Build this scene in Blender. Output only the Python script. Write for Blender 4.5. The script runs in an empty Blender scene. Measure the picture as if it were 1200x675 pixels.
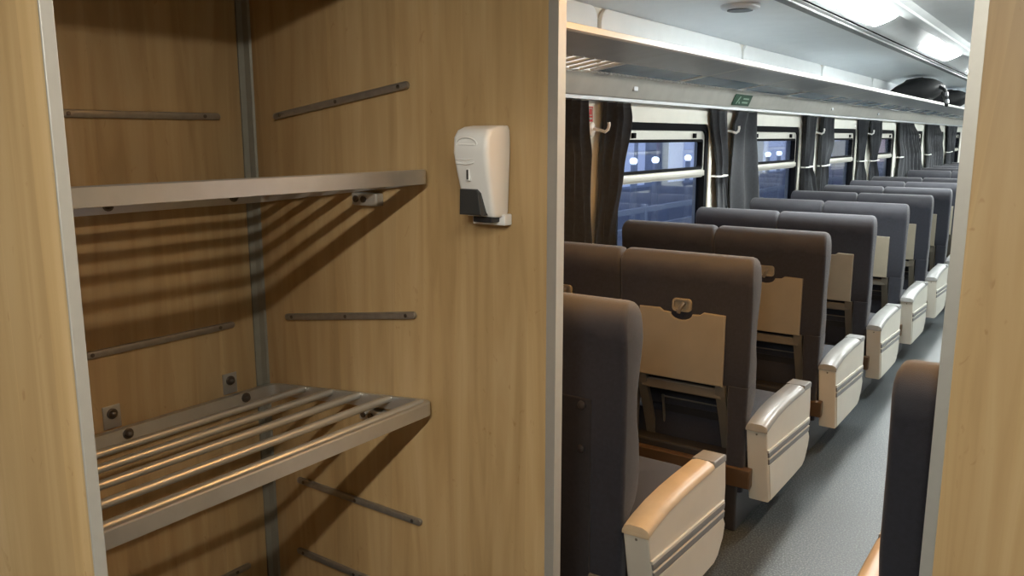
import bpy, bmesh, math, random
from mathutils import Vector, Matrix
random.seed(7)
S = bpy.context.scene
COL = S.collection
PI = math.pi

# ------------------------------------------------------------------ materials
def new_mat(name):
    m = bpy.data.materials.new(name); m.use_nodes = True
    nt = m.node_tree; b = nt.nodes['Principled BSDF']
    return m, nt, b

def mat(name, col, rough=.5, metal=0., var=0., scale=20., bump=0., bscale=200., coat=0., sheen=0.):
    m, nt, b = new_mat(name)
    b.inputs['Roughness'].default_value = rough
    b.inputs['Metallic'].default_value = metal
    b.inputs['Coat Weight'].default_value = coat
    b.inputs['Sheen Weight'].default_value = sheen
    tc = nt.nodes.new('ShaderNodeTexCoord')
    n = nt.nodes.new('ShaderNodeTexNoise'); n.inputs['Scale'].default_value = scale; n.inputs['Detail'].default_value = 4
    nt.links.new(tc.outputs['Object'], n.inputs['Vector'])
    r = nt.nodes.new('ShaderNodeValToRGB')
    r.color_ramp.elements[0].position = .3; r.color_ramp.elements[1].position = .7
    r.color_ramp.elements[0].color = tuple(max(0, c*(1-var)) for c in col)+(1,)
    r.color_ramp.elements[1].color = tuple(min(1, c*(1+var)) for c in col)+(1,)
    nt.links.new(n.outputs['Fac'], r.inputs['Fac']); nt.links.new(r.outputs['Color'], b.inputs['Base Color'])
    if bump:
        n2 = nt.nodes.new('ShaderNodeTexNoise'); n2.inputs['Scale'].default_value = bscale
        nt.links.new(tc.outputs['Object'], n2.inputs['Vector'])
        bp = nt.nodes.new('ShaderNodeBump'); bp.inputs['Strength'].default_value = bump; bp.inputs['Distance'].default_value = .002
        nt.links.new(n2.outputs['Fac'], bp.inputs['Height']); nt.links.new(bp.outputs['Normal'], b.inputs['Normal'])
    return m

def wood(name, dark, mid, light, off=0.):
    m, nt, b = new_mat(name)
    b.inputs['Roughness'].default_value = .42
    tc = nt.nodes.new('ShaderNodeTexCoord')
    mp = nt.nodes.new('ShaderNodeMapping'); mp.inputs['Scale'].default_value = (13, 13, 1.0); mp.inputs['Location'].default_value = (off, off, off)
    nt.links.new(tc.outputs['Object'], mp.inputs['Vector'])
    n1 = nt.nodes.new('ShaderNodeTexNoise'); n1.inputs['Scale'].default_value = 1.3; n1.inputs['Detail'].default_value = 6; n1.inputs['Distortion'].default_value = 1.2
    nt.links.new(mp.outputs['Vector'], n1.inputs['Vector'])
    r = nt.nodes.new('ShaderNodeValToRGB'); e = r.color_ramp.elements
    e[0].position = .28; e[0].color = dark+(1,); e[1].position = .74; e[1].color = light+(1,)
    x = e.new(.5); x.color = mid+(1,)
    nt.links.new(n1.outputs['Fac'], r.inputs['Fac'])
    # broad plank bands
    mp2 = nt.nodes.new('ShaderNodeMapping'); mp2.inputs['Scale'].default_value = (11, 11, .25); mp2.inputs['Location'].default_value = (off*2, 0, off)
    nt.links.new(tc.outputs['Object'], mp2.inputs['Vector'])
    v = nt.nodes.new('ShaderNodeTexVoronoi'); v.inputs['Scale'].default_value = 1.; 
    nt.links.new(mp2.outputs['Vector'], v.inputs['Vector'])
    bw = nt.nodes.new('ShaderNodeRGBToBW'); nt.links.new(v.outputs['Color'], bw.inputs['Color'])
    mr = nt.nodes.new('ShaderNodeMapRange'); mr.inputs[3].default_value = .90; mr.inputs[4].default_value = 1.08
    nt.links.new(bw.outputs['Val'], mr.inputs[0])
    mul = nt.nodes.new('ShaderNodeMixRGB'); mul.blend_type = 'MULTIPLY'; mul.inputs[0].default_value = 1
    nt.links.new(r.outputs['Color'], mul.inputs[1]); nt.links.new(mr.outputs[0], mul.inputs[2])
    # curly flecks
    mp3 = nt.nodes.new('ShaderNodeMapping'); mp3.inputs['Scale'].default_value = (34, 34, 13)
    nt.links.new(tc.outputs['Object'], mp3.inputs['Vector'])
    n3 = nt.nodes.new('ShaderNodeTexNoise'); n3.inputs['Scale'].default_value = 1; n3.inputs['Detail'].default_value = 2; n3.inputs['Distortion'].default_value = 2
    nt.links.new(mp3.outputs['Vector'], n3.inputs['Vector'])
    r3 = nt.nodes.new('ShaderNodeValToRGB'); r3.color_ramp.elements[0].position = .68; r3.color_ramp.elements[1].position = .78
    r3.color_ramp.elements[0].color = (1, 1, 1, 1); r3.color_ramp.elements[1].color = (.82, .74, .66, 1)
    nt.links.new(n3.outputs['Fac'], r3.inputs['Fac'])
    mul2 = nt.nodes.new('ShaderNodeMixRGB'); mul2.blend_type = 'MULTIPLY'; mul2.inputs[0].default_value = 1
    nt.links.new(mul.outputs['Color'], mul2.inputs[1]); nt.links.new(r3.outputs['Color'], mul2.inputs[2])
    nt.links.new(mul2.outputs['Color'], b.inputs['Base Color'])
    return m

def emit(name, col, st):
    m, nt, b = new_mat(name)
    b.inputs['Base Color'].default_value = (.8, .8, .8, 1)
    b.inputs['Emission Color'].default_value = col+(1,); b.inputs['Emission Strength'].default_value = st
    return m

def moquette(name, col, top_lit, sheen):
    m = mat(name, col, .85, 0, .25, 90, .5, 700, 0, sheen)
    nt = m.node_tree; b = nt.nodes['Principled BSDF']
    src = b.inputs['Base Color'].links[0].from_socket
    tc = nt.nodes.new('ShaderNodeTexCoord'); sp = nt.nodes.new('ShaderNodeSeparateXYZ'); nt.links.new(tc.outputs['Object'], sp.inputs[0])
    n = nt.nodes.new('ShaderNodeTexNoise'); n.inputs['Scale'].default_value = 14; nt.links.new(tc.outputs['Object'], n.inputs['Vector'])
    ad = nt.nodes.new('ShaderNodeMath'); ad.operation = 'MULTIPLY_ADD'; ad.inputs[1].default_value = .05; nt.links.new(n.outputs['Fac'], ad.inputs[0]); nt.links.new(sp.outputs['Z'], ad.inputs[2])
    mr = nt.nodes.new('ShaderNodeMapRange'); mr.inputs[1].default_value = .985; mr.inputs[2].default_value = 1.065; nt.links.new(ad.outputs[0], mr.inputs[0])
    mx = nt.nodes.new('ShaderNodeMixRGB'); mx.inputs[2].default_value = top_lit+(1,)  # light from the ceiling lamps, painted into the colour of the seat tops
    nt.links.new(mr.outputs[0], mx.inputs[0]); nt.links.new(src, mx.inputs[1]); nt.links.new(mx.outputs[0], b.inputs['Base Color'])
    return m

def glass_mat():
    m = bpy.data.materials.new('window_glass'); m.use_nodes = True
    nt = m.node_tree; nt.nodes.clear()
    o = nt.nodes.new('ShaderNodeOutputMaterial'); mx = nt.nodes.new('ShaderNodeMixShader')
    t = nt.nodes.new('ShaderNodeBsdfTransparent'); t.inputs['Color'].default_value = (.80, .85, .92, 1)
    g = nt.nodes.new('ShaderNodeBsdfGlossy'); g.inputs['Roughness'].default_value = .02
    lw = nt.nodes.new('ShaderNodeLayerWeight'); lw.inputs['Blend'].default_value = .5
    pw = nt.nodes.new('ShaderNodeMath'); pw.operation = 'POWER'; pw.inputs[1].default_value = 3.5
    ma = nt.nodes.new('ShaderNodeMath'); ma.operation = 'MULTIPLY_ADD'; ma.inputs[1].default_value = .75; ma.inputs[2].default_value = .06
    nt.links.new(lw.outputs['Facing'], pw.inputs[0]); nt.links.new(pw.outputs[0], ma.inputs[0])
    nt.links.new(ma.outputs[0], mx.inputs[0]); nt.links.new(t.outputs[0], mx.inputs[1]); nt.links.new(g.outputs[0], mx.inputs[2])
    nt.links.new(mx.outputs[0], o.inputs['Surface'])
    return m

def floor_mat():
    m, nt, b = new_mat('speckled_vinyl')
    b.inputs['Roughness'].default_value = .44
    tc = nt.nodes.new('ShaderNodeTexCoord')
    v = nt.nodes.new('ShaderNodeTexNoise'); v.inputs['Scale'].default_value = 160; v.inputs['Detail'].default_value = 3
    nt.links.new(tc.outputs['Object'], v.inputs['Vector'])
    r = nt.nodes.new('ShaderNodeValToRGB'); e = r.color_ramp.elements
    e[0].position = .36; e[0].color = (.008, .013, .016, 1); e[1].position = .66; e[1].color = (.11, .118, .118, 1)
    x = e.new(.5); x.color = (.024, .032, .036, 1)
    nt.links.new(v.outputs['Fac'], r.inputs['Fac'])
    n = nt.nodes.new('ShaderNodeTexNoise'); n.inputs['Scale'].default_value = 2.2; n.inputs['Detail'].default_value = 5
    nt.links.new(tc.outputs['Object'], n.inputs['Vector'])
    mr = nt.nodes.new('ShaderNodeMapRange'); mr.inputs[3].default_value = .75; mr.inputs[4].default_value = 1.25
    nt.links.new(n.outputs['Fac'], mr.inputs[0])
    mul = nt.nodes.new('ShaderNodeMixRGB'); mul.blend_type = 'MULTIPLY'; mul.inputs[0].default_value = 1
    nt.links.new(r.outputs['Color'], mul.inputs[1]); nt.links.new(mr.outputs[0], mul.inputs[2])
    nt.links.new(mul.outputs['Color'], b.inputs['Base Color'])
    return m

M = dict(
    wood=wood('maple_laminate', (.40, .262, .115), (.48, .328, .155), (.55, .395, .205)),
    alu=mat('brushed_aluminium', (.56, .55, .50), .42, .6, .02, 60),
    entr=mat('dark_entrance_panel', (.13, .12, .10), .6),
    corner=mat('corner_strip_metal', (.27, .26, .21), .5, .3, .05, 30),
    steel=mat('shelf_steel', (.58, .565, .52), .36, .7, .04, 25),
    rail=mat('rail_steel', (.36, .335, .29), .4, .75, .08, 50),
    bolt=mat('bolt_steel', (.16, .14, .12), .35, .9),
    white=mat('white_wall_panel', (.84, .87, .87), .35, 0, .03, 6),
    ceil=mat('grey_white_ceiling', (.80, .83, .84), .4, 0, .03, 6),
    cream=mat('cream_wall', (.70, .70, .63), .45, 0, .04, 8),
    rackw=mat('rack_lip_white', (.58, .58, .55), .3, .1, .03, 8),
    rackg=mat('rack_grey_metal', (.52, .55, .58), .35, .15, .06, 8),
    rackb=mat('rack_blue_panel', (.19, .29, .42), .25, .1, .12, 5),
    beam=mat('rack_beam_metal', (.55, .54, .50), .33, .4, .06, 10),
    rodw=mat('rack_rod', (.74, .74, .72), .3, .3),
    rubber=mat('black_rubber', (.006, .0065, .008), .95),
    dark=mat('black_recess', (.010, .010, .011), .7),
    black=mat('black_plastic', (.02, .02, .022), .45, 0, .1),
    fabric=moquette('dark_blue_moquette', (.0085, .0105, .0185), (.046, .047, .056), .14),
    fabric2=mat('charcoal_moquette', (.009, .009, .012), .9, 0, .25, 90, .5, 700, 0, .05),
    tray=mat('beige_tray_plastic', (.20, .183, .14), .42, 0, .05, 12),
    frame=mat('grey_beige_tray_frame', (.12, .11, .088), .4, .1, .05, 12),
    bronze=mat('brown_base_rail', (.11, .07, .04), .35, .5, .1, 20),
    armb=mat('cream_armrest_shell', (.52, .505, .44), .4, 0, .03, 10),
    pad=mat('grey_vinyl_pad', (.20, .205, .20), .4, 0, .1, 14, 0, 0, .08),
    padtan=mat('tan_vinyl_pad', (.40, .335, .235), .38, 0, .1, 14),
    strip=mat('grey_ceiling_strip', (.26, .27, .27), .6),
    stripe=mat('grey_armrest_stripe', (.17, .17, .17), .4, .2),
    curtain=mat('charcoal_curtain', (.021, .024, .029), .9, 0, .2, 50, .3, 500, 0, .14),
    plastic=mat('white_plastic', (.82, .82, .79), .3, 0, .01, 10),
    lever=mat('dark_grey_lever', (.035, .037, .037), .35),
    green=mat('sign_green', (.005, .05, .024), .4),
    red=mat('sign_red', (.45, .03, .03), .4),
    signw=mat('sign_white', (.30, .42, .34), .4),
    bag=mat('black_nylon', (.012, .013, .015), .6, 0, .3, 40, .6, 60),
    buckle=mat('grey_buckle', (.30, .31, .32), .3, .5),
    floor=floor_mat(), glass=glass_mat(),
    lampc=emit('cool_lamp_diffuser', (.95, 1., .98), 92.), lampo=emit('orange_lamp_diffuser', (1., .50, .14), 36.),
    lampw=emit('warm_lamp_diffuser', (1., .955, .86), 140.), lampfill=emit('warm_fill_diffuser', (1., .955, .86), 350.),
    ballast=mat('ballast', (.10, .11, .14), .9, 0, .5, 30),
    coach=mat('blue_coach_paint', (.42, .46, .54), .4, 0, .1, 3),
    coachw=emit('dim_coach_window', (.50, .58, .85), .7),
    spot=emit('white_station_lamp', (.85, .92, 1.), 6.),
    redl=emit('red_station_sign', (1., .12, .12), 1.6),
    slab=mat('platform_slab', (.30, .31, .33), .8, 0, .2, 3),
    redb=emit('dim_red_board', (.9, .25, .3), .35), beigeb=emit('dim_beige_board', (.9, .75, .5), .35),
    pole=mat('grey_pole', (.55, .58, .62), .5, .3),
)

# ------------------------------------------------------------------ mesh helpers
def BM(): return bmesh.new()

def add_box(bm, lo, hi, bev=0., seg=2):
    r = bmesh.ops.create_cube(bm, size=1)
    vs = r['verts']
    for v in vs:
        v.co = Vector([(lo[i]+hi[i])/2 + v.co[i]*(hi[i]-lo[i]) for i in range(3)])
    if bev:
        es = list({e for v in vs for e in v.link_edges})
        bmesh.ops.bevel(bm, geom=es, offset=bev, segments=seg, affect='EDGES', profile=.5)

def add_prism(bm, pts, axis, a, b, bev=0., seg=2):
    """polygon pts in the two other axes (cyclic order after axis removed), extruded from a to b on axis"""
    def P(p, t):
        return {'x': (t, p[0], p[1]), 'y': (p[0], t, p[1]), 'z': (p[0], p[1], t)}[axis]
    v0 = [bm.verts.new(P(p, a)) for p in pts]; v1 = [bm.verts.new(P(p, b)) for p in pts]
    n = len(pts); fs = [bm.faces.new(v0), bm.faces.new(list(reversed(v1)))]
    for i in range(n):
        fs.append(bm.faces.new((v0[i], v1[i], v1[(i+1) % n], v0[(i+1) % n])))
    bmesh.ops.recalc_face_normals(bm, faces=fs)
    if bev:
        es = list({e for f in fs[:2] for e in f.edges})
        bmesh.ops.bevel(bm, geom=es, offset=bev, segments=seg, affect='EDGES', profile=.5)

def add_loft(bm, rings, cap=True, closed=True):
    vr = [[bm.verts.new(p) for p in r] for r in rings]
    n = len(rings[0]); fs = []
    for a, b in zip(vr[:-1], vr[1:]):
        for i in range(n if closed else n-1):
            fs.append(bm.faces.new((a[i], a[(i+1) % n], b[(i+1) % n], b[i])))
    if cap and closed:
        fs.append(bm.faces.new(list(reversed(vr[0])))); fs.append(bm.faces.new(vr[-1]))
    bmesh.ops.recalc_face_normals(bm, faces=fs)

def add_tube(bm, path, r, n=10, close=False, ry=None):
    path = [Vector(p) for p in path]
    rings = []
    m = len(path); prev = None
    for i, p in enumerate(path):
        if close: t = (path[(i+1) % m]-path[i-1]).normalized()
        else: t = (path[min(i+1, m-1)]-path[max(i-1, 0)]).normalized()
        if prev is None:
            u = t.orthogonal().normalized()
            if abs(t.z) < .9: u = t.cross(Vector((0, 0, 1))).normalized()
        else:
            u = (prev - t*prev.dot(t)).normalized()
        prev = u; w = t.cross(u)
        rings.append([p + u*math.cos(2*PI*k/n)*r + w*math.sin(2*PI*k/n)*(ry or r) for k in range(n)])
    if close: rings.append(rings[0][:])
    add_loft(bm, rings, cap=not close)
    if close: bmesh.ops.remove_doubles(bm, verts=bm.verts[:], dist=1e-5)

def rrect(hx0, hx1, y0, y1, r, n=4):
    r = min(r, (hx1-hx0)/2-1e-4, (y1-y0)/2-1e-4)
    out = []
    for cx, cy, a0 in ((hx1-r, y0+r, -90), (hx1-r, y1-r, 0), (hx0+r, y1-r, 90), (hx0+r, y0+r, 180)):
        for k in range(n+1):
            a = math.radians(a0+90*k/n); out.append((cx+r*math.cos(a), cy+r*math.sin(a)))
    return out

def add_ring(bm, outer, inner, axis, a, b):
    """frame between two polygons with the same point count"""
    def P(p, t):
        return {'x': (t, p[0], p[1]), 'y': (p[0], t, p[1]), 'z': (p[0], p[1], t)}[axis]
    n = len(outer)
    L = [[bm.verts.new(P(p, t)) for p in poly] for poly, t in ((outer, a), (outer, b), (inner, b), (inner, a))]
    fs = []
    for j in range(4):
        A, B = L[j], L[(j+1) % 4]
        for i in range(n):
            fs.append(bm.faces.new((A[i], A[(i+1) % n], B[(i+1) % n], B[i])))
    bmesh.ops.recalc_face_normals(bm, faces=fs)

def obj(name, bm, m, parent=None, smooth=False, loc=None):
    me = bpy.data.meshes.new(name); bm.to_mesh(me); bm.free()
    me.materials.append(m)
    if smooth:
        for p in me.polygons: p.use_smooth = True
        if hasattr(me, 'set_sharp_from_angle'): me.set_sharp_from_angle(angle=math.radians(40))
    o = bpy.data.objects.new(name, me); COL.objects.link(o)
    if parent: o.parent = parent
    if loc: o.location = loc
    return o

def struct(name, bm, m, smooth=False):
    o = obj(name, bm, m, None, smooth); o['kind'] = 'structure'; return o

def tag(o, label, cat, group=None):
    o['label'] = label; o['category'] = cat
    if group: o['group'] = group
    return o

def thing(name, label, cat, loc=(0, 0, 0), group=None):
    o = bpy.data.objects.new(name, None); COL.objects.link(o); o.empty_display_size = .05
    o.location = loc
    return tag(o, label, cat, group)

def dup(root, loc, label, rotz=0., group=None):
    r = root.copy(); COL.objects.link(r); r.location = loc; r.rotation_euler = (0, 0, rotz); r['label'] = label
    if group: r['group'] = group
    for ch in list(root.children):
        c = ch.copy(); COL.objects.link(c); c.parent = r
        for g in list(ch.children):
            d = g.copy(); COL.objects.link(d); d.parent = c
    return r

ORD = ['first', 'second', 'third', 'fourth', 'fifth', 'sixth', 'seventh', 'eighth', 'ninth', 'tenth', 'eleventh', 'twelfth', 'thirteenth', 'fourteenth', 'fifteenth']

# ------------------------------------------------------------------ layout constants
XL = -2.10          # inner face of the coach side wall
XC = -.56           # aisle centre
XR = 2*XC-XL        # opposite side wall
YP, PT = 1.58, .026 # partition near face, thickness
YN = .4846           # near bay panel, near face
XE = -.981          # aisle-side end of the bay panels
XB = -2.05          # bay back wall
XRE = -.187         # aisle-side end of the right partition
YEND = 21.0
YV = -1.7           # back of the vestibule
ZW = 2.42

# ------------------------------------------------------------------ setting: floor, walls, ceiling
b = BM(); add_box(b, (XL-.1, YV-.1, -.06), (XR+.1, YEND+.1, 0)); struct('floor', b, M['floor'])

# ceiling of the saloon: stepped cross-section, mirrored about the aisle
half = [(XL-.05, 2.13), (-2.08, 2.13), (-2.04, 2.15), (-1.97, 2.166), (-1.62, 2.174), (-1.345, 2.182), (-1.315, 2.184), (-1.315, 2.20), (-1.295, 2.20), (-1.295, 2.186),
        (-1.26, 2.190), (-1.245, 2.198), (-1.09, 2.252), (-1.075, 2.250), (-1.03, 2.238), (-.995, 2.245), (-.97, 2.275), (-.80, 2.292), (XC, 2.30)]
prof = half + [(2*XC-x, z) for x, z in reversed(half[:-1])] + [(XR+.05, ZW), (XL-.05, ZW)]
b = BM(); add_prism(b, prof, 'y', YP+PT, YEND); struct('ceiling', b, M['ceil'], True)
b = BM(); add_box(b, (XL-.1, YV-.1, 2.25), (XR+.1, YP+PT, 2.31)); struct('ceiling_entrance', b, M['entr'])

# side wall with window openings
WY = [3.95+2.03*k-2.03 for k in range(9)]      # left edges
WW, WZ0, WZ1 = 1.29, .74, 1.575
def side_wall(name, x0, x1):
    b = BM()
    add_box(b, (x0, YP+PT, 0), (x1, YEND, WZ0)); add_box(b, (x0, YP+PT, WZ1), (x1, YEND, 2.14))
    ys = [YP+PT]
    for y in WY: ys += [y, y+WW]
    ys.append(YEND)
    for i in range(0, len(ys), 2): add_box(b, (x0, ys[i], WZ0), (x1, ys[i+1], WZ1))
    return struct(name, b, M['cream'])
side_wall('wall_left', XL-.09, XL); side_wall('wall_right', XR, XR+.09)
b = BM(); add_box(b, (XL, YEND, 0), (XR, YEND+.06, 2.3)); struct('wall_far', b, M['cream'])

# wooden bay and entrance partitions
b = BM(); add_box(b, (XL-.09, YP, 0), (XE-.004, YP+PT, 2.31)); struct('wall_bay_end', b, M['wood'])
b = BM(); add_box(b, (XB-.03, YN+.0135, 0), (XB, YP, 2.25)); struct('wall_bay_back', b, M['wood'])
b = BM(); add_box(b, (XL-.09, YN, 0), (XE-.0045, YN+.0135, 2.25)); struct('wall_bay_front', b, M['wood'])
b = BM(); add_box(b, (XRE+.004, YP, 0), (XR+.09, YP+PT, 2.31)); struct('wall_entrance_right', b, M['wood'])
b = BM(); add_box(b, (XE, YP, 2.02), (XRE, YP+PT, 2.31)); struct('wall_entrance_head', b, M['wood'])
b = BM(); add_box(b, (XE-.02, YN+.016, 2.0), (XE, YP-.002, 2.25)); struct('wall_bay_head', b, M['wood'])
b = BM(); add_box(b, (XL-.09, YV, 0), (XL, YN, 2.25)); struct('wall_entrance_left', b, M['entr'])
b = BM(); add_box(b, (XR, YV, 0), (XR+.09, YP, 2.25)); struct('wall_entrance_side', b, M['entr'])
b = BM(); add_box(b, (XL-.09, YV-.08, 0), (XR+.09, YV, 2.25)); struct('wall_entrance_back', b, M['entr'])

# aluminium end caps (U-channels) and corner strip
def cap(name, xe, y0, t, s, w=.021, ztop=2.02):
    b = BM(); e = .003; xi = xe+s*w; xf = xe+s*.004
    add_prism(b, [(xi, y0-e), (xe, y0-e), (xe, y0+t+e), (xi, y0+t+e), (xi, y0+t), (xf, y0+t), (xf, y0), (xi, y0)], 'z', 0, ztop)
    return struct(name, b, M['alu'])
cap('trim_1', XE, YP, PT, -1, .026); b = BM(); add_box(b, (XE-.004, .4831, 0), (XE, .4991, 1.95), .001); struct('trim_2', b, M['alu']); cap('trim_3', XRE, YP, PT, 1, .021)
b = BM(); add_prism(b, [(XB, YP), (XB, YP-.028), (XB+.006, YP-.028), (XB+.012, YP-.014), (XB+.026, YP-.006), (XB+.03, YP)], 'z', 0, 2.25); struct('trim_4', b, M['corner'])

# ------------------------------------------------------------------ windows
def window(n, y0, x, s):
    """s = +1: interior lies towards +x"""
    y1 = y0+WW; z0, z1 = WZ0, WZ1
    o = BM()
    N = 5
    add_ring(o, rrect(y0-.002, y1+.002, z0-.002, z1+.002, .07, N), rrect(y0+.045, y1-.045, z0+.045, z1-.04, .05, N), 'x', x-s*.05, x+s*.006)
    w = struct('window_%d' % n, o, M['rubber'], True)
    f = BM()
    add_ring(f, rrect(y0-.04, y1+.05, z0-.05, z1+.085, .09, N), rrect(y0-.004, y1+.004, z0-.004, z1+.004, .072, N), 'x', x, x+s*.014)
    obj('window_surround', f, M['cream'], w, True)
    f = BM(); ztr = 1.27
    add_ring(f, rrect(y0+.045, y1-.045, ztr-.03, z1-.04, .03, N), rrect(y0+.07, y1-.07, ztr+.025, z1-.095, .02, N), 'x', x-s*.04, x-s*.004)
    add_box(f, (min(x-s*.045, x+s*.006), y0+.045, ztr-.022), (max(x-s*.045, x+s*.006), y1-.045, ztr+.014), .004)
    obj('vent_frame', f, M['alu'], w, True)
    f = BM()
    add_ring(f, rrect(y0+.066, y1-.066, ztr+.02, z1-.092, .022, N), rrect(y0+.082, y1-.082, ztr+.036, z1-.11, .015, N), 'x', x-s*.036, x-s*.002)
    obj('vent_seal', f, M['rubber'], w, True)
    for yy in (y0+.20, y1-.24):
        h = BM(); add_box(h, (min(x-s*.01, x+s*.01), yy, z1-.085), (max(x-s*.01, x+s*.01), yy+.035, z1-.055), .003); obj('vent_latch', h, M['rubber'], w)
    for za, zb in ((ztr+.02, z1-.06), (z0+.03, ztr-.01)):
        p = BM(); add_box(p, (x-s*.03-.003, y0+.03, za), (x-s*.03+.003, y1-.03, zb)); obj('pane', p, M['glass'], w)
k = 1
for y in WY: window(k, y, XL, 1); k += 1
for y in WY: window(k, y, XR, -1); k += 1

# white panels above the rack, with rounded upper corners
t = 5
for i in range(8):
    y0 = 1.69+2.03*i; b = BM()
    pts = rrect(y0+.018, y0+2.012, 1.72, 2.128, .07, 6)
    add_prism(b, pts, 'x', XL+.001, XL+.026, .008); struct('trim_%d' % t, b, M['white'], True); t += 1
b = BM(); add_box(b, (-1.40, YP+PT, 2.170), (-1.345, YEND, 2.184), .004); struct('trim_%d' % t, b, M['strip']); t += 1
b = BM(); add_box(b, (-1.314, YP+PT, 2.186), (-1.296, YEND, 2.2)); struct('trim_%d' % t, b, M['rubber']); t += 1
b = BM(); add_box(b, (-1.072, YP+PT, 2.228), (-.992, YEND, 2.246), .006); struct('trim_%d' % t, b, M['ceil']); t += 1

# ------------------------------------------------------------------ ceiling lights and speaker
def lamp_mesh(s):
    a = BM()
    p = [(-1.238, 2.1925), (-1.237, 2.186), (-1.225, 2.184), (-1.19, 2.193), (-1.15, 2.208), (-1.115, 2.224), (-1.099, 2.236), (-1.096, 2.2425), (-1.098, 2.249), (-1.240, 2.199)]
    pts = [(XC+s*(x-XC), z) for x, z in p]
    add_prism(a, pts, 'y', .012, 1.238)
    f = BM()
    q = [(-1.246, 2.1895), (-1.238, 2.1920), (-1.244, 2.201), (-1.252, 2.198)]
    add_prism(f, [(XC+s*(x-XC), z) for x, z in q], 'y', 0, 1.25)
    q = [(-1.096, 2.2420), (-1.086, 2.2455), (-1.09, 2.254), (-1.10, 2.251)]
    add_prism(f, [(XC+s*(x-XC), z) for x, z in q], 'y', 0, 1.25)
    for y in (0, 1.238):
        q = [(-1.24, 2.1915), (-1.094, 2.2425), (-1.097, 2.252), (-1.243, 2.2)]
        add_prism(f, [(XC+s*(x-XC), z) for x, z in q], 'y', y, y+.012)
    return a, f
LY = [1.62, 4.50, 7.45, 10.40, 13.35, 16.3]
for s, side in ((1, 'left'), (-1, 'right')):
    a, f = lamp_mesh(s)
    r = thing('ceiling_light', 'x', 'ceiling light', (0, LY[0], 0), 'ceiling lights on the %s of the aisle' % side)
    df = obj('diffuser', a, M['lampc'], r); obj('light_frame', f, M['alu'], r)
    labs = ['white rectangular ceiling light nearest the wooden partition, left row', 'large bright ceiling light panel at the top edge of the view, left row', 'smaller bright ceiling light panel before the black bags on the rack',
            'sliver of ceiling light just touching the right wooden partition edge', 'fifth ceiling light from the wooden partition, left row', 'farthest ceiling light, left row']
    if s < 0: labs = ['%s ceiling light of the right-hand row from the partition' % ORD[i] for i in range(6)]
    r['label'] = labs[0]
    for i in range(1, 6): dup(r, (0, LY[i], 0), labs[i])
    d0 = df; d0.data = d0.data.copy(); d0.data.materials[0] = M['lampo']
sp = thing('ceiling_speaker', 'round grey ceiling speaker above the luggage rack', 'speaker', (-1.60, 4.36, 2.173))
b = BM()
add_loft(b, [[(r*math.cos(2*PI*k/32), r*math.sin(2*PI*k/32), z) for k in range(32)] for r, z in ((.10, .004), (.10, -.012), (.092, -.02), (.07, -.024))])
obj('speaker_rim', b, M['rackg'], sp, True)
b = BM(); add_loft(b, [[(r*math.cos(2*PI*k/24), r*math.sin(2*PI*k/24), z) for k in range(24)] for r, z in ((.066, -.022), (.066, -.028), (.03, -.03))]); obj('speaker_grille', b, M['black'], sp, True)
vl = thing('entrance_ceiling_light', 'warm ceiling light of the entrance in front of the luggage bay', 'ceiling light', (.05, .10, 2.25))
b = BM(); add_box(b, (-.028, -.42, -.022), (.028, .42, -.010)); obj('diffuser', b, M['lampw'], vl)
b = BM(); add_box(b, (-.08, -.44, -.010), (.08, .44, 0)); obj('light_frame', b, M['alu'], vl)
v2 = dup(vl, (.05, -1.0, 2.25), 'added unseen fill light at the outer door end of the entrance')  # extra lamp added out of view to brighten the wooden panels
d0 = v2.children[0]; d0.data = d0.data.copy(); d0.data.materials[0] = M['lampfill']

# ------------------------------------------------------------------ luggage rack
rk = thing('luggage_rack', 'long overhead luggage rack above the windows on the left', 'luggage rack', (0, 0, 0))
Y0, Y1 = YP+PT+.002, YEND-.01
b = BM(); add_prism(b, [(-1.585, 1.871), (-1.578, 1.880), (-1.582, 1.893), (-1.597, 1.897), (-1.615, 1.888), (-1.83, 1.848), (-1.83, 1.832)], 'y', Y0, Y1); obj('front_lip', b, M['rackg'], rk)
b = BM(); add_prism(b, [(-1.582, 1.8705), (-1.574, 1.877), (-1.577, 1.899), (-1.592, 1.904), (-1.606, 1.899), (-1.606, 1.889)], 'y', Y0, Y1); obj('lip_edge', b, M['rackw'], rk, True)
b = BM(); add_prism(b, [(-2.055, 1.700), (-2.045, 1.694), (-2.035, 1.700), (-1.995, 1.795), (-1.998, 1.806), (-2.098, 1.806), (-2.098, 1.700)], 'y', Y0, Y1); obj('wall_beam', b, M['beam'], rk)
b = BM(); add_box(b, (-2.085, Y0, 1.678), (-2.04, Y1, 1.694)); obj('curtain_track', b, M['rackg'], rk)
y = 1.66; k = 0
while y < 3.50:
    b = BM(); add_tube(b, [(-1.82, y, 1.836), (-2.00, y, 1.808)], .0065, 8); obj('rod', b, M['rodw'], rk, True); y += .092
ys = [3.53+.99*i for i in range(18)]
for i in range(len(ys)-1):
    b = BM(); add_prism(b, [(-1.825, 1.839), (-2.01, 1.810), (-2.01, 1.816), (-1.825, 1.845)], 'y', ys[i]+.02, ys[i+1]-.02); obj('rack_panel', b, M['rackb'], rk)
    b = BM(); add_prism(b, [(-1.60, 1.868), (-2.01, 1.803), (-2.01, 1.817), (-1.60, 1.884)], 'y', ys[i]-.014, ys[i]+.014); obj('rack_bracket', b, M['rodw'] if i else M['rackg'], rk)
b = BM(); y = 3.54; add_box(b, (-2.004, 3.53, 1.7985), (-1.996, 9.02, 1.8065))
while y < 9.0:
    add_box(b, (-2.006, y, 1.7965), (-1.992, y+.024, 1.8085), .003, 1); y += .045
o = obj('rivet_strip', b, M['rodw'], rk)
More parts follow.
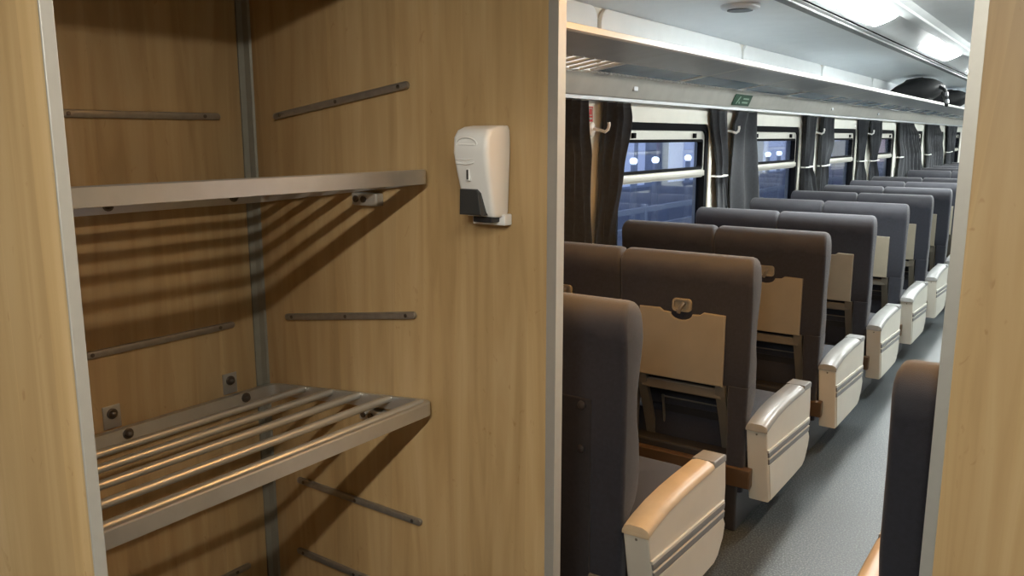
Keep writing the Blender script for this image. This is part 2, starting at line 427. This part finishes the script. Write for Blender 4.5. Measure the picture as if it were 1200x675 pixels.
for y in (3.98, 7.95, 9.9):
    b = BM(); add_box(b, (-2.036, y, 1.733), (-2.008, y+.05, 1.758), .004)
    obj('reservation_clip', b, M['rackg'], rk)

# green emergency sign on the sloping beam
sg = thing('emergency_sign', 'small green sign with white pictogram on the rack beam', 'sign', (-2.028, 5.44, 1.708))
sg.rotation_euler = (0, math.atan2(.04, .095), 0)
b = BM(); add_box(b, (.001, 0, 0), (.004, .33, .078), .001); obj('sign_plate', b, M['green'], sg)
b = BM()
add_prism(b, [(.06, .012), (.075, .012), (.10, .04), (.115, .062), (.10, .066), (.08, .045)], 'x', .004, .0055)
add_prism(b, [(.105, .02), (.13, .012), (.135, .02), (.112, .032)], 'x', .004, .0055)
add_box(b, (.004, .17, .045), (.0055, .28, .055)); add_box(b, (.004, .17, .018), (.0055, .28, .03))
obj('sign_pictogram', b, M['signw'], sg)
rs = thing('red_notice', 'small red notice on the cream wall beside the first curtain', 'sign', (XL, 3.655, 1.573))
b = BM(); add_box(b, (0, 0, 0), (.004, .05, .075), .001); obj('notice_plate', b, M['red'], rs)
b = BM(); add_ring(b, rrect(.006, .044, .03, .068, .004), rrect(.010, .040, .034, .064, .003), 'x', .004, .005); add_box(b, (.004, .008, .012), (.005, .042, .02)); obj('notice_print', b, M['signw'], rs)

# coat hooks on the pillars
HK = [3.70, 5.55, 7.71, 9.73]
hk = thing('coat_hook', 'white coat hook on the wall before the first window', 'coat hook', (XL, HK[0], 1.535), 'coat hooks between the windows')
b = BM(); add_loft(b, [[(x, r*math.cos(2*PI*k/16), r*1.3*math.sin(2*PI*k/16)) for k in range(16)] for r, x in ((.028, 0), (.028, .006), (.02, .012))]); obj('hook_base', b, M['plastic'], hk, True)
b = BM(); add_tube(b, [(.008, 0, .004), (.05, .0, -.004), (.075, .004, -.012), (.09, .008, 0), (.094, .01, .02), (.092, .01, .035)], .008, 8); obj('hook_arm', b, M['plastic'], hk, True)
for i in range(1, 4): dup(hk, (XL, HK[i], 1.535), 'white coat hook on the pillar between the %s and %s windows' % (ORD[i-1], ORD[i]))

# ------------------------------------------------------------------ curtains
def interp(keys, z):
    keys = sorted(keys)
    if z <= keys[0][0]: return keys[0][1:]
    for a, c in zip(keys[:-1], keys[1:]):
        if z <= c[0]:
            t = (z-a[0])/(c[0]-a[0]); t = t*t*(3-2*t)
            return tuple(p+(q-p)*t for p, q in zip(a[1:], c[1:]))
    return keys[-1][1:]
def drape(bm, keys, folds, amp, ph=0., x0=-2.060, seed=0):
    """keys: (z, y_left, y_right)"""
    keys = [(z, a*1.0133, c*1.0133) for z, a, c in keys]; amp = min(amp, .030)
    rnd = random.Random(seed); z0 = min(k[0] for k in keys); z1 = max(k[0] for k in keys)
    nz, nu = 44, int(folds*12)+1
    ph2 = rnd.random()*6
    rings_f = []
    for i in range(nz+1):
        z = z0+(z1-z0)*i/nz; a, c = interp(keys, z); w = c-a
        row = []
        for j in range(nu+1):
            u = j/nu
            uu = u+.035*math.sin(4*z+ph2)*math.sin(PI*u)
            A = amp*(.75+.25*math.sin(5.3*u+ph2+2*z))*min(1.15, .55+w*1.2)
            xx = x0 + A*math.sin(2*PI*folds*uu+ph) + .006*math.sin(9*z+11*u+ph2)
            yy = a+w*u + .010*math.cos(2*PI*folds*uu*1.0+ph)
            row.append((max(xx, XL+.016), yy, z))
        rings_f.append(row)
    vr = [[bm.verts.new(p) for p in r] for r in rings_f]
    for r0, r1 in zip(vr[:-1], vr[1:]):
        for j in range(nu): bm.faces.new((r0[j], r0[j+1], r1[j+1], r1[j]))
def tie(bm, y0, y1, z):
    pts = rrect(-2.094, -2.024, y0*1.0133, y1*1.0133, .025, 4)
    add_tube(bm, [(x, y, z+.02*(y-y0)) for x, y in pts], .006, 8, True)
def curtain(label, strands, ties=()):
    b = BM()
    for i, (keys, folds, amp, ph) in enumerate(strands): drape(b, keys, folds, amp, ph, seed=len(label)+i)
    r = thing('curtain', label, 'curtain', (0, 0, 0), 'charcoal curtains beside the windows')
    o = obj('drape', b, M['curtain'], r, True)
    md = o.modifiers.new('thickness', 'SOLIDIFY'); md.thickness = .004
    for y0, y1, z in ties:
        b = BM(); tie(b, y0, y1, z); obj('tieback', b, M['plastic'], r, True)
    return r
ZT = 1.672
curtain('charcoal curtain nearest the wooden partition, hanging straight', [([(ZT, 3.10, 3.545), (1.55, 3.10, 3.55), (1.4, 3.10, 3.585), (.62, 3.12, 3.60)], 5.5, .032, .4)], [(3.22, 3.27, 1.225)])
curtain('charcoal curtain at the near edge of the first window, leaning left at the bottom', [([(ZT, 3.70, 4.00), (1.6, 3.70, 4.02), (1.32, 3.67, 3.955), (.98, 3.63, 3.85), (.62, 3.60, 3.82)], 3.5, .036, 1.2)])
curtain('charcoal curtain at the far edge of the first window, tied at mid height',
        [([(ZT, 5.10, 5.24), (1.24, 5.23, 5.37), (1.1, 5.26, 5.42), (.95, 5.29, 5.46), (.62, 5.31, 5.465)], 2, .022, .3), ([(ZT, 5.24, 5.40), (1.3, 5.33, 5.46), (1.0, 5.40, 5.475), (.62, 5.40, 5.475)], 1.5, .02, 2.)], [(5.22, 5.38, 1.237)])
curtain('charcoal curtain hanging open at the near edge of the second window', [([(ZT, 5.60, 5.98), (1.56, 5.51, 6.0), (1.3, 5.505, 6.04), (1.03, 5.505, 6.11), (.62, 5.52, 6.14)], 2.2, .045, 2.6)])
curtain('charcoal curtain at the far edge of the second window, cinched by a white tie', [([(ZT, 7.15, 7.50), (1.4, 7.19, 7.48), (1.235, 7.22, 7.45), (1.12, 7.2, 7.58), (1.0, 7.2, 7.67), (.62, 7.22, 7.68)], 3, .03, .9)], [(7.23, 7.44, 1.235)])
curtain('charcoal curtain at the near edge of the third window, cinched by a white tie', [([(ZT, 7.72, 8.08), (1.45, 7.72, 8.12), (1.232, 7.75, 7.98), (1.1, 7.73, 8.02), (.62, 7.73, 8.08)], 3, .03, 2.2)], [(7.75, 7.97, 1.232)])
curtain('charcoal curtain at the far edge of the third window, cinched by a white tie', [([(ZT, 9.16, 9.52), (1.4, 9.22, 9.50), (1.238, 9.26, 9.48), (1.05, 9.22, 9.6), (.62, 9.24, 9.7)], 3, .03, 3.)], [(9.27, 9.47, 1.238)])
curtain('charcoal curtain at the near edge of the fourth window with a white tie', [([(ZT, 9.68, 10.18), (1.5, 9.70, 10.24), (1.228, 9.82, 10.10), (1.05, 9.8, 10.2), (.62, 9.8, 10.3)], 3.5, .03, .2)], [(9.83, 10.09, 1.228)])
curtain('wide charcoal curtain drawn across most of the fifth window', [([(ZT, 11.25, 12.15), (1.5, 11.25, 12.6), (1.24, 11.4, 12.95), (1.0, 11.35, 13.1), (.62, 11.35, 13.1)], 7, .03, 1.)], [(11.4, 11.55, 1.235)])
curtain('wide charcoal curtain drawn across most of the sixth window', [([(ZT, 13.34, 14.3), (1.5, 13.34, 14.7), (1.2, 13.5, 15.0), (.62, 13.5, 15.1)], 8, .03, 2.)], [(13.5, 13.7, 1.23)])
curtain('farthest charcoal curtain before the right partition edge', [([(ZT, 15.3, 16.4), (1.24, 15.5, 16.2), (.62, 15.4, 16.5)], 6, .03, 0.)], [(15.5, 15.9, 1.235)])

# ------------------------------------------------------------------ seats
HW = .2685
def add_cushion(bm, x0, x1, prof, r=.03):
    """prof: (z, rear, front, inset)"""
    add_loft(bm, [[(x, y, z) for x, y in rrect(x0+i, x1-i, a, c, r)] for z, a, c, i in prof])

def back_mesh(plain):
    b = BM()
    zb = .14 if plain else .56
    top = [(.60, .004, .110, .003), (.66, .0, .098, .0), (.72, .0, .083, .0), (.80, .0, .080, .0), (.87, -.001, .092, .0), (.93, -.004, .104, .0), (.965, -.007, .106, .0),
           (1.0, -.012, .100, .0), (1.025, -.010, .094, .001), (1.045, .0, .084, .004), (1.058, .014, .072, .010), (1.064, .030, .058, .018)]
    if plain:
        low = [(.14, .01, .05, .008), (.40, .006, .055, .006), (.45, .006, .062, .004), (.48, .005, .09, .003), (.52, .004, .104, .002), (.57, .004, .110, .002)]
        add_cushion(b, -HW, HW, low+top, .014)
    else:
        add_cushion(b, -HW, HW, [(.565, .010, .112, .004)]+top, .014)
        low = [(.16, .012, .05, .008), (.40, .006, .055, .006), (.45, .006, .062, .004), (.48, .005, .09, .003), (.52, .004, .104, .002), (.575, .004, .110, .002)]
        add_cushion(b, -HW, -.186, low, .013); add_cushion(b, .186, HW, low, .013)
        add_box(b, (-.20, .085, .43), (.20, .108, .58), .008)
    return b

def tray_mesh():
    b = BM()
    hw = .175
    pts = [(-hw, .572), (hw, .572), (hw, .846), (hw-.085, .848), (hw-.10, .837), (.045, .835)]
    for k in range(1, 8):
        a = PI*k/8; pts.append((.045*math.cos(a), .835-.026*math.sin(a)))
    pts += [(-.045, .835), (-hw+.10, .837), (-hw+.085, .848), (-hw, .846)]
    add_prism(b, pts, 'y', -.016, -.002, .004)
    return b

def seat(name, label, side, plain, arm, group=None):
    r = thing(name, label, 'train seat', (0, 0, 0), group)
    fab = M['fabric2'] if plain == 2 else M['fabric']
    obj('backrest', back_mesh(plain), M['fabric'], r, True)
    b = BM(); add_cushion(b, -HW+.004, HW-.004, [(.27, .12, .54, .02), (.30, .10, .575, .004), (.36, .10, .585, .0), (.395, .10, .575, .006), (.41, .12, .555, .03)], .05)
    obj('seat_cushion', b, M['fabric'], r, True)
    if not plain:
        obj('tray_table', tray_mesh(), M['tray'], r)
        b = BM(); add_ring(b, rrect(-.038, .038, .842, .892, .014), rrect(-.030, .030, .849, .885, .009), 'y', -.014, .0); add_box(b, (-.031, -.005, .848), (.031, .001, .886))
        l = obj('tray_latch', b, M['tray'], r)
        b = BM(); add_tube(b, [(.012, -.014, .878), (.002, -.024, .862), (-.008, -.022, .838)], .008, 8); obj('latch_knob', b, M['frame'], l, True)
        b = BM(); add_box(b, (-.165, .004, .515), (.165, .028, .556), .005); obj('tray_crossbar', b, M['frame'], r)
        for s in (-1, 1):
            b = BM(); x = s*.163
            add_loft(b, [[(x-.019, y0, z), (x+.019, y0, z), (x+.019, y0+.022, z), (x-.019, y0+.022, z)] for y0, z in ((.115, .255), (.06, .40), (.004, .53), (-.006, .572))])
            bmesh.ops.recalc_face_normals(b, faces=b.faces[:]); obj('tray_arm', b, M['frame'], r)
        b = BM(); add_loft(b, [[(x, y, z) for x, y in ((-.105, y0), (.135, y0), (.135, y0+.03), (-.105, y0+.03))] for y0, z in ((.125, .285), (.085, .465))])
        bmesh.ops.recalc_face_normals(b, faces=b.faces[:]); p = obj('magazine_pocket', b, M['dark'], r)
        b = BM()
        add_tube(b, [(-.105, .118, .29), (-.105, .079, .468)], .006, 8); add_tube(b, [(-.105, .118, .29), (.13, .118, .288)], .005, 8); add_tube(b, [(-.105, .080, .463), (.135, .080, .463)], .003, 6)
        obj('pocket_trim', b, M['frame'], p, True)
        b = BM(); add_box(b, (-.187, .158, .25), (.187, .168, .56)); obj('back_liner', b, M['dark'], r)
    else:
        b = BM(); add_box(b, (-.19, -.004, .19), (.165, .012, .785), .004); p = obj('back_panel', b, M['fabric2'], r)
        for x, z in ((.135, .765), (.135, .637), (-.15, .765), (-.15, .637)):
            b = BM(); add_loft(b, [[(x+q*math.cos(2*PI*k/16), y, z+q*math.sin(2*PI*k/16)) for k in range(16)] for q, y in ((.012, -.003), (.012, -.008), (.006, -.011))])
            obj('button', b, M['black'], p, True)
    b = BM(); add_box(b, (-HW, -.002, .185), (HW+(.025 if arm else 0) if side > 0 else HW, .034, .262), .005)
    if side < 0 and arm: add_box(b, (-HW-.025, -.002, .185), (-HW+.01, .034, .262), .005)
    obj('base_rail', b, M['frame' if plain else 'bronze'], r)
    b = BM(); add_box(b, (-.255, .036, .19), (.255, .55, .29), .01); obj('seat_pan', b, M['dark'], r)
    b = BM(); add_box(b, (-.20, .005, 0), (.245, .40, .20), .006) if side > 0 else add_box(b, (-.245, .005, 0), (.20, .40, .20), .006); obj('pedestal', b, M['black'], r)
    if arm:
        xi, xo = HW+.002, HW+.080
        def P(pts): return pts
        def prism(b, pts, x0, x1, bev=.0):
            if side < 0: x0, x1 = -x1, -x0
            add_prism(b, pts, 'x', x0, x1, bev)
        top = [(.0, .428), (.06, .444), (.13, .456), (.22, .462), (.32, .464), (.44, .463), (.574, .458)]
        b = BM()
        prism(b, top[::-1]+[(.028, .300), (.072, .122), (.368, .121), (.50, .123), (.535, .138), (.574, .187), (.581, .224), (.586, .365)], xi, xo, .005)
        a = obj('armrest', b, M['armb'], r)
        b = BM(); prism(b, [(.046, .283), (.085, .127), (.37, .126), (.50, .128), (.532, .142), (.571, .189), (.585, .232), (.566, .262)], xo-.004, xo+.004, .003)
        obj('armrest_lower_panel', b, M['armb'], a)
        # padded top: rounded cross-section swept along the arm
        rings = []
        for y, z in [(-.004, .430), (.0, .434), (.05, .447), (.13, .460), (.22, .467), (.32, .4695), (.44, .469), (.47, .469)]:
            e = .012 if y < 0 else 0
            sec = [(xi-.001, z-.008), (xo+.003, z-.008), (xo+.003, z), (xo-.004, z+.010-e*.6), (xo-.02, z+.016-e), (xi+.02, z+.016-e), (xi+.003, z+.010-e*.6), (xi-.001, z)]
            rings.append([(side*x, y, zz) for x, zz in sec])
        b = BM(); add_loft(b, rings); obj('armrest_pad', b, M['padtan' if plain else 'pad'], a, True)
        b = BM(); prism(b, [(.474, .459), (.578, .454), (.578, .474), (.565, .481), (.474, .485)], xi+.001, xo+.001, .004); obj('armrest_end_cap', b, M['pad'], a)
        for z0, z1, y0, y1 in ((.318, .338, .024, .029), (.288, .310, .031, .036)):
            b = BM(); prism(b, [(y0, z1), (y1, z0), (.568, z0-.025), (.572, z1-.025)], xi+.035, xo+.006, .002); obj('armrest_stripe', b, M['stripe'], a)
        b = BM(); prism(b, [(.030, .313), (.031, .309), (.566, .284), (.567, .288)], xi+.035, xo+.0065); prism(b, [(.017, .350), (.022, .338), (.568, .312), (.566, .324)], xi+.035, xo+.006, .002); obj('armrest_stripe_ledge', b, M['armb'], a)
        b = BM(); c = side*(xi+.04); add_loft(b, [[(c+q*math.cos(2*PI*k/12), y+.003, .41+q*math.sin(2*PI*k/12)) for k in range(12)] for q, y in ((.004, .004), (.004, -.001), (.002, -.002))]); obj('armrest_screw', b, M['frame'], a)
    return r

XA, XW = -1.2365, -1.763
ROW = [1.915+.992*i for i in range(9)]
GA, GW = 'aisle seats on the left facing away', 'window seats on the left facing away'
s = seat('train_seat', 'dark plain-backed aisle seat nearest the wooden partition', 1, 1, True, GA); s.location = (XA, ROW[0], 0)
s = seat('train_seat', 'plain-backed window seat hidden behind the wooden partition edge, first row', 1, 1, False, GW); s.location = (XW, ROW[0], 0); s.scale = (.95, 1, 1)
pa = seat('train_seat', 'aisle seat in the second row with tan tray table and latch', 1, 0, True, GA); pa.location = (XA, ROW[1], 0)
pw = seat('train_seat', 'window seat in the second row beside the wooden partition edge', 1, 0, False, GW); pw.location = (XW, ROW[1], 0); pw.scale = (.95, 1, 1)
for i in range(2, 9):
    dup(pa, (XA, ROW[i], 0), 'aisle seat facing away in the %s row from the partition' % ORD[i])
    dup(pw, (XW, ROW[i], 0), 'window seat facing away in the %s row from the partition' % ORD[i])
# beyond the middle of the coach the seats face the camera
FR = [12.1+.992*i for i in range(6)]
fa = seat('train_seat', 'aisle seat facing the camera, nearest row of the far half', -1, 0, True, 'aisle seats in the far half facing the camera'); fa.location = (XA, FR[0], 0); fa.rotation_euler = (0, 0, PI)
for i in range(6):
    dup(pw, (XW, FR[i], 0), 'window seat facing the camera in the %s row of the far half' % ORD[i], PI, 'window seats in the far half facing the camera')
    if i: dup(fa, (XA, FR[i], 0), 'aisle seat facing the camera in the %s row of the far half' % ORD[i], PI)
sr = seat('train_seat', 'black seat behind the right wooden partition, across the aisle', -1, 1, True); sr.location = (-.28+HW, 1.70, 0)

# ------------------------------------------------------------------ luggage bay shelves
def shelf(label, zf, zb, up, xs, xf=-1.347, xb=-2.005):
    r = thing('luggage_shelf', label, 'luggage shelf', (0, 0, 0), 'metal shelves in the luggage bay')
    y0, y1 = YN+.03, YP-.004
    def Z(x): return zf+(zb-zf)*(x-xf)/(xb-xf)
    out = rrect(xb, xf, y0, y1, .035, 6); inn = rrect(xb+.03, xf-.016, y0+.012, y1-.014, .026, 6)
    b = BM(); n = len(out); h = .036
    L = [[b.verts.new((x, y, Z(x)+dz)) for x, y in P_] for P_, dz in ((out, -h), (out, -.003), ([(x+(.003 if x < -1.7 else -.003), y+(.003 if y < 1 else -.003)) for x, y in out], 0), (inn, 0), (inn, -h))]
    fs = []
    for j in range(5):
        A, B_ = L[j], L[(j+1) % 5]
        for i in range(n): fs.append(b.faces.new((A[i], A[(i+1) % n], B_[(i+1) % n], B_[i])))
    bmesh.ops.recalc_face_normals(b, faces=fs)
    obj('shelf_frame', b, M['steel'], r, True)
    for x in xs:
        b = BM(); add_tube(b, [(x, y0+.012, Z(x)-.006), (x, y1-.014, Z(x)-.006)], .0105, 10); obj('rod', b, M['steel'], r, True)
    for y in (1.09, 1.455):
        z = Z(xb)
        b = BM(); add_box(b, (XB+.001, y-.024, z-.012), (XB+.006, y+.024, z+(.05 if up else .03)), .002); add_box(b, (XB+.002, y-.020, z-.034), (xb+.002, y+.020, z-.028)); p = obj('bracket', b, M['steel'], r)
        for (x, zz, q) in ((XB+.006, z+(.028 if up else .012), .011), (xb+.030, z-.012, .011)):
            b = BM(); add_loft(b, [[(x+dx, y+rr*math.cos(2*PI*k/14), zz+rr*math.sin(2*PI*k/14)) for k in range(14)] for rr, dx in ((q*1.3, 0), (q*1.3, .003), (q, .004), (q*.8, .012), (q*.3, .016))]); obj('bolt', b, M['bolt'], p, True)
    x = -1.56; z = Z(x)
    b = BM(); add_box(b, (x-.045, YP-.03, z-.075), (x+.045, YP-.001, z-.042), .004); p = obj('wall_clip', b, M['alu'], r)
    for dx in (-.028, .0):
        b = BM(); add_tube(b, [(x+dx, YP-.034, z-.058), (x+dx, YP-.028, z-.058)], .009, 12); obj('clip_bolt', b, M['bolt'], p, True)
    return r
shelf('upper metal tube luggage shelf in the wooden bay', 1.421, 1.345, False, (-1.92, -1.805, -1.69, -1.575, -1.455))
shelf('lower metal tube luggage shelf in the wooden bay', .823, .757, True, (-1.845, -1.73, -1.618, -1.502, -1.385))

# steel wall rails (bumper strips)
def rail(label, a, c, axis):
    r = thing('wall_rail', label, 'wall rail', a, 'steel rails on the luggage bay walls')
    d = Vector(c)-Vector(a); L = d.length
    b = BM(); n = 8
    pts = rrect(0, L, -.0095, .0095, .009, 5)
    add_prism(b, pts, 'y', -.012, 0, .003)
    o = obj('strip', b, M['rail'], r, True)
    for t in (.06, .5, .94):
        q = BM(); add_loft(q, [[(L*t+k2*math.cos(2*PI*k/10), y, k2*math.sin(2*PI*k/10)) for k in range(10)] for k2, y in ((.0055, -.011), (.005, -.0135), (.002, -.014))]); obj('screw', q, M['bolt'], r, True)
    if axis == 'end':
        r.rotation_euler = (0, -math.atan2(d.z, d.x), 0)
    else:
        r.rotation_euler = (0, 0, PI/2) ; r.rotation_euler = Matrix(((0, -1, 0), (1, 0, 0), (0, 0, 1))).to_euler()
    return r
E_ = YP
rail('uppermost rail on the dispenser wall, slanting up to the right', (-1.93, E_, 1.555), (-1.415, E_, 1.627), 'end')
rail('rail on the dispenser wall between the two shelves', (-1.922, E_, .973), (-1.408, E_, 1.042), 'end')
rail('rail on the dispenser wall just below the lower shelf', (-1.905, E_, .464), (-1.403, E_, .463), 'end')
rail('lowest rail on the dispenser wall', (-1.921, E_, .226), (-1.42, E_, .226), 'end')
rail('uppermost rail on the bay back wall, above the upper shelf', (XB, .62, 1.555), (XB, 1.476, 1.555), 'back')
rail('rail on the bay back wall between the two shelves', (XB, .62, .952), (XB, 1.481, .952), 'back')
rail('lowest rail on the bay back wall, at the bottom edge', (XB, .62, .176), (XB, 1.485, .176), 'back')

# ------------------------------------------------------------------ soap dispenser
dp = thing('soap_dispenser', 'white soap dispenser with black push lever on the wooden wall', 'soap dispenser', (-1.155, YP, 1.30))
b = BM()
rings = []
for z, d, w, i in ((.016, .046, .040, 0), (.018, .060, .042, 0), (.028, .068, .044, 0), (.07, .078, .046, 0), (.12, .091, .048, 0), (.165, .100, .050, 0), (.198, .097, .050, 0), (.214, .085, .049, 0), (.222, .064, .046, 0), (.225, .035, .043, 0)):
    rings.append([(x, y, z) for x, y in rrect(-w, w, -d, -.001, .013, 4)])
add_loft(b, rings); obj('dispenser_body', b, M['plastic'], dp, True)
b = BM(); add_box(b, (-.045, -.030, -.004), (.050, -.001, .022), .003); obj('back_plate', b, M['plastic'], dp)
b = BM(); add_box(b, (-.020, -.06, .004), (.034, -.028, .018), .002); obj('nozzle_block', b, M['black'], dp)
b = BM(); add_prism(b, [(-.040, .022), (.026, .022), (.018, .074), (.010, .082), (-.038, .082)], 'y', -.088, -.058, .004); obj('push_lever', b, M['lever'], dp)
b = BM(); add_box(b, (-.014, -.094, .100), (-.004, -.080, .130), .003); v = obj('level_window', b, M['plastic'], dp)
b = BM(); add_box(b, (-.0115, -.0955, .104), (-.0065, -.082, .126), .001); obj('level_slot', b, M['lever'], v)
b = BM(); add_tube(b, [(.030*math.cos(a*PI/8)-.008, -.0995+.001*abs(math.cos(a*PI/8)), .182+.016*math.sin(a*PI/8)) for a in range(9)], .0022, 6); add_box(b, (-.030, -.1005, .180), (.016, -.094, .1835), .001); obj('embossed_emblem', b, M['plastic'], dp, True)
b = BM()
for z in (.140, .150): add_tube(b, [(-.0495, -.082, z+.003), (-.04, -.0955, z), (-.01, -.0965, z-.002), (.012, -.0955, z+.002)], .0022, 6)
obj('embossed_ridges', b, M['plastic'], dp, True)

# ------------------------------------------------------------------ bags on the rack
def bag(label, loc, L, W, H, rot=0.):
    r = thing('travel_bag', label, 'bag', loc, 'black bags on the overhead rack'); r.rotation_euler = (0, -.15, rot)
    b = BM(); rings = []
    for i in range(15):
        u = -1+2*i/14; k = max(.06, (1-abs(u)**2.6))**.55
        hump = 1+.10*math.sin(3*u+1)
        ring = []
        for j in range(20):
            a = 2*PI*j/20; ca, sa = math.cos(a), math.sin(a)
            y = W/2*k*math.copysign(abs(ca)**.75, ca); z = H/2*k*hump*math.copysign(abs(sa)**.8, sa)
            ring.append((u*L/2, y, H*.46+z*(1 if z > 0 else .92)))
        rings.append(ring)
    add_loft(b, rings); obj('bag_body', b, M['bag'], r, True)
    for y in (-W*.2, W*.2):
        b = BM(); add_tube(b, [(-L*.2, y, H*.84), (-L*.14, y*.6, H*.97), (0, y*.3, H*.99), (L*.14, y*.6, H*.97), (L*.2, y, H*.84)], .012, 8); obj('handle', b, M['bag'], r, True)
    b = BM(); add_tube(b, [(L*.42, -W*.2, H*.5), (L*.53, -W*.3, H*.3), (L*.55, -W*.32, -.02), (L*.53, -W*.2, -.09), (L*.50, -W*.05, -.03), (L*.44, 0, H*.4)], .02, 8); s_ = obj('shoulder_strap', b, M['bag'], r, True)
    for z in (.03, -.05):
        b = BM(); add_box(b, (L*.53, -W*.36, z-.025), (L*.585, -W*.24, z+.02), .006); obj('buckle', b, M['buckle'], s_)
    return r
bag('large black travel bag lying on the rack with straps hanging over', (-1.735, 10.55, 1.885), .58, .50, .262)
bag('second black bag farther along the rack, by the right partition', (-1.78, 13.2, 1.88), .58, .5, .25)

# ------------------------------------------------------------------ outside: station at dusk
b = BM(); add_box(b, (-60, -30, -1.4), (XL-.6, 90, -1.3)); struct('ground', b, M['ballast'])
ct = thing('passenger_carriage', 'blue-grey carriage standing outside the windows on the next track', 'train carriage', (-7.2, 0, 0))
b = BM(); add_box(b, (-1.4, 2, -.7), (1.4, 42, 2.3), .15); obj('carriage_body', b, M['coach'], ct)
b = BM(); add_box(b, (-1.1, 2.5, -1.2), (1.1, 41.5, -.7), .05); obj('underframe', b, M['black'], ct)
for i in range(16):
    b = BM(); add_box(b, (1.38, 3.2+2.4*i, .75), (1.42, 4.7+2.4*i, 1.55), .01); obj('carriage_window', b, M['coachw'], ct)
b = BM(); add_box(b, (-5.5, -5, -1.3), (-3.7, 60, -.35), .02); struct('platform', b, M['slab'])
LP = ['lamp post outside at the near side of the first window', 'second lamp post outside, close beside the first one', 'lamp post outside behind the far edge of the first window', 'lamp post outside seen through the second window, left of its pair', 'lamp post outside seen through the second window, right of its pair', 'lamp post outside beyond the third window']
for lab, y, x in zip(LP, (8.95, 9.55, 10.8, 13.6, 14.5, 21.), (-4.5, -4.5, -4.6, -4.4, -4.5, -4.5)):
    p = thing('platform_lamp', lab, 'lamp post', (x, y, -.35), 'lamp posts outside')
    b = BM(); add_tube(b, [(0, 0, 0), (0, 0, 1.52)], .035, 10); obj('post', b, M['pole'], p, True)
    b = BM(); add_loft(b, [[(r*math.cos(2*PI*k/14), r*math.sin(2*PI*k/14), z) for k in range(14)] for r, z in ((.03, 1.53), (.045, 1.55), (.045, 1.58), (.02, 1.60))]); obj('lamp_head', b, M['spot'], p, True)
def board(label, y, z, L, h, m):
    r = thing('station_sign', label, 'sign', (-4.6, y, -.35))
    b = BM(); add_box(b, (-.04, 0, z), (.04, L, z+h), .01); obj('sign_panel', b, m, r)
    for yy in (.06, L-.06):
        b = BM(); add_tube(b, [(0, yy, 0), (0, yy, z+.01)], .025, 8); obj('post', b, M['pole'], r, True)
board('small glowing red station sign outside the first window', 9.15, 1.84, .75, .11, M['redl'])
board('large reddish station board outside the fourth window', 22.2, 1.2, 4.2, .85, M['redb'])
board('pale beige station board outside the third window', 18.6, 1.15, 1.6, .6, M['beigeb'])
fc = thing('platform_fence', 'low pale metal fence along the platform outside the windows', 'fence', (-3.9, 5.0, -.35))
for z in (.25, .45, .65, .85, 1.05):
    b = BM(); add_box(b, (-.02, 0, z), (.02, 24, z+.06), .005); obj('fence_rail', b, M['pole'], fc)
for i in range(17):
    b = BM(); add_box(b, (-.03, 1.5*i, 0), (.03, 1.5*i+.06, 1.14), .005); obj('fence_post', b, M['pole'], fc)

# ------------------------------------------------------------------ world, camera, colour
w = bpy.data.worlds.new('dusk'); S.world = w; w.use_nodes = True
bg = w.node_tree.nodes['Background']; bg.inputs['Color'].default_value = (.24, .29, .44, 1); bg.inputs['Strength'].default_value = 1.55

f, vx, vy, H = 965., 1287., 160., 1.5
pit = math.atan((337.5-vy)/f); psi = math.atan((vx-600)*math.cos(pit)/f)
F = Vector((-math.sin(psi)*math.cos(pit), math.cos(psi)*math.cos(pit), -math.sin(pit)))
R = Vector((math.cos(psi), math.sin(psi), 0)); U = R.cross(F)
cam = bpy.data.cameras.new('camera'); co = bpy.data.objects.new('camera', cam); COL.objects.link(co)
cam.sensor_width = 36; cam.lens = f/1200*36; cam.clip_start = .02
co.matrix_world = Matrix(((R.x, U.x, -F.x, 0), (R.y, U.y, -F.y, 0), (R.z, U.z, -F.z, H), (0, 0, 0, 1)))
S.camera = co
M['rubber'].node_tree.nodes['Principled BSDF'].inputs['Specular IOR Level'].default_value = .15
S.view_settings.view_transform = 'Standard'; S.view_settings.look = 'None'
S.view_settings.exposure = 0; S.view_settings.gamma = 1; S.view_settings.use_curve_mapping = False
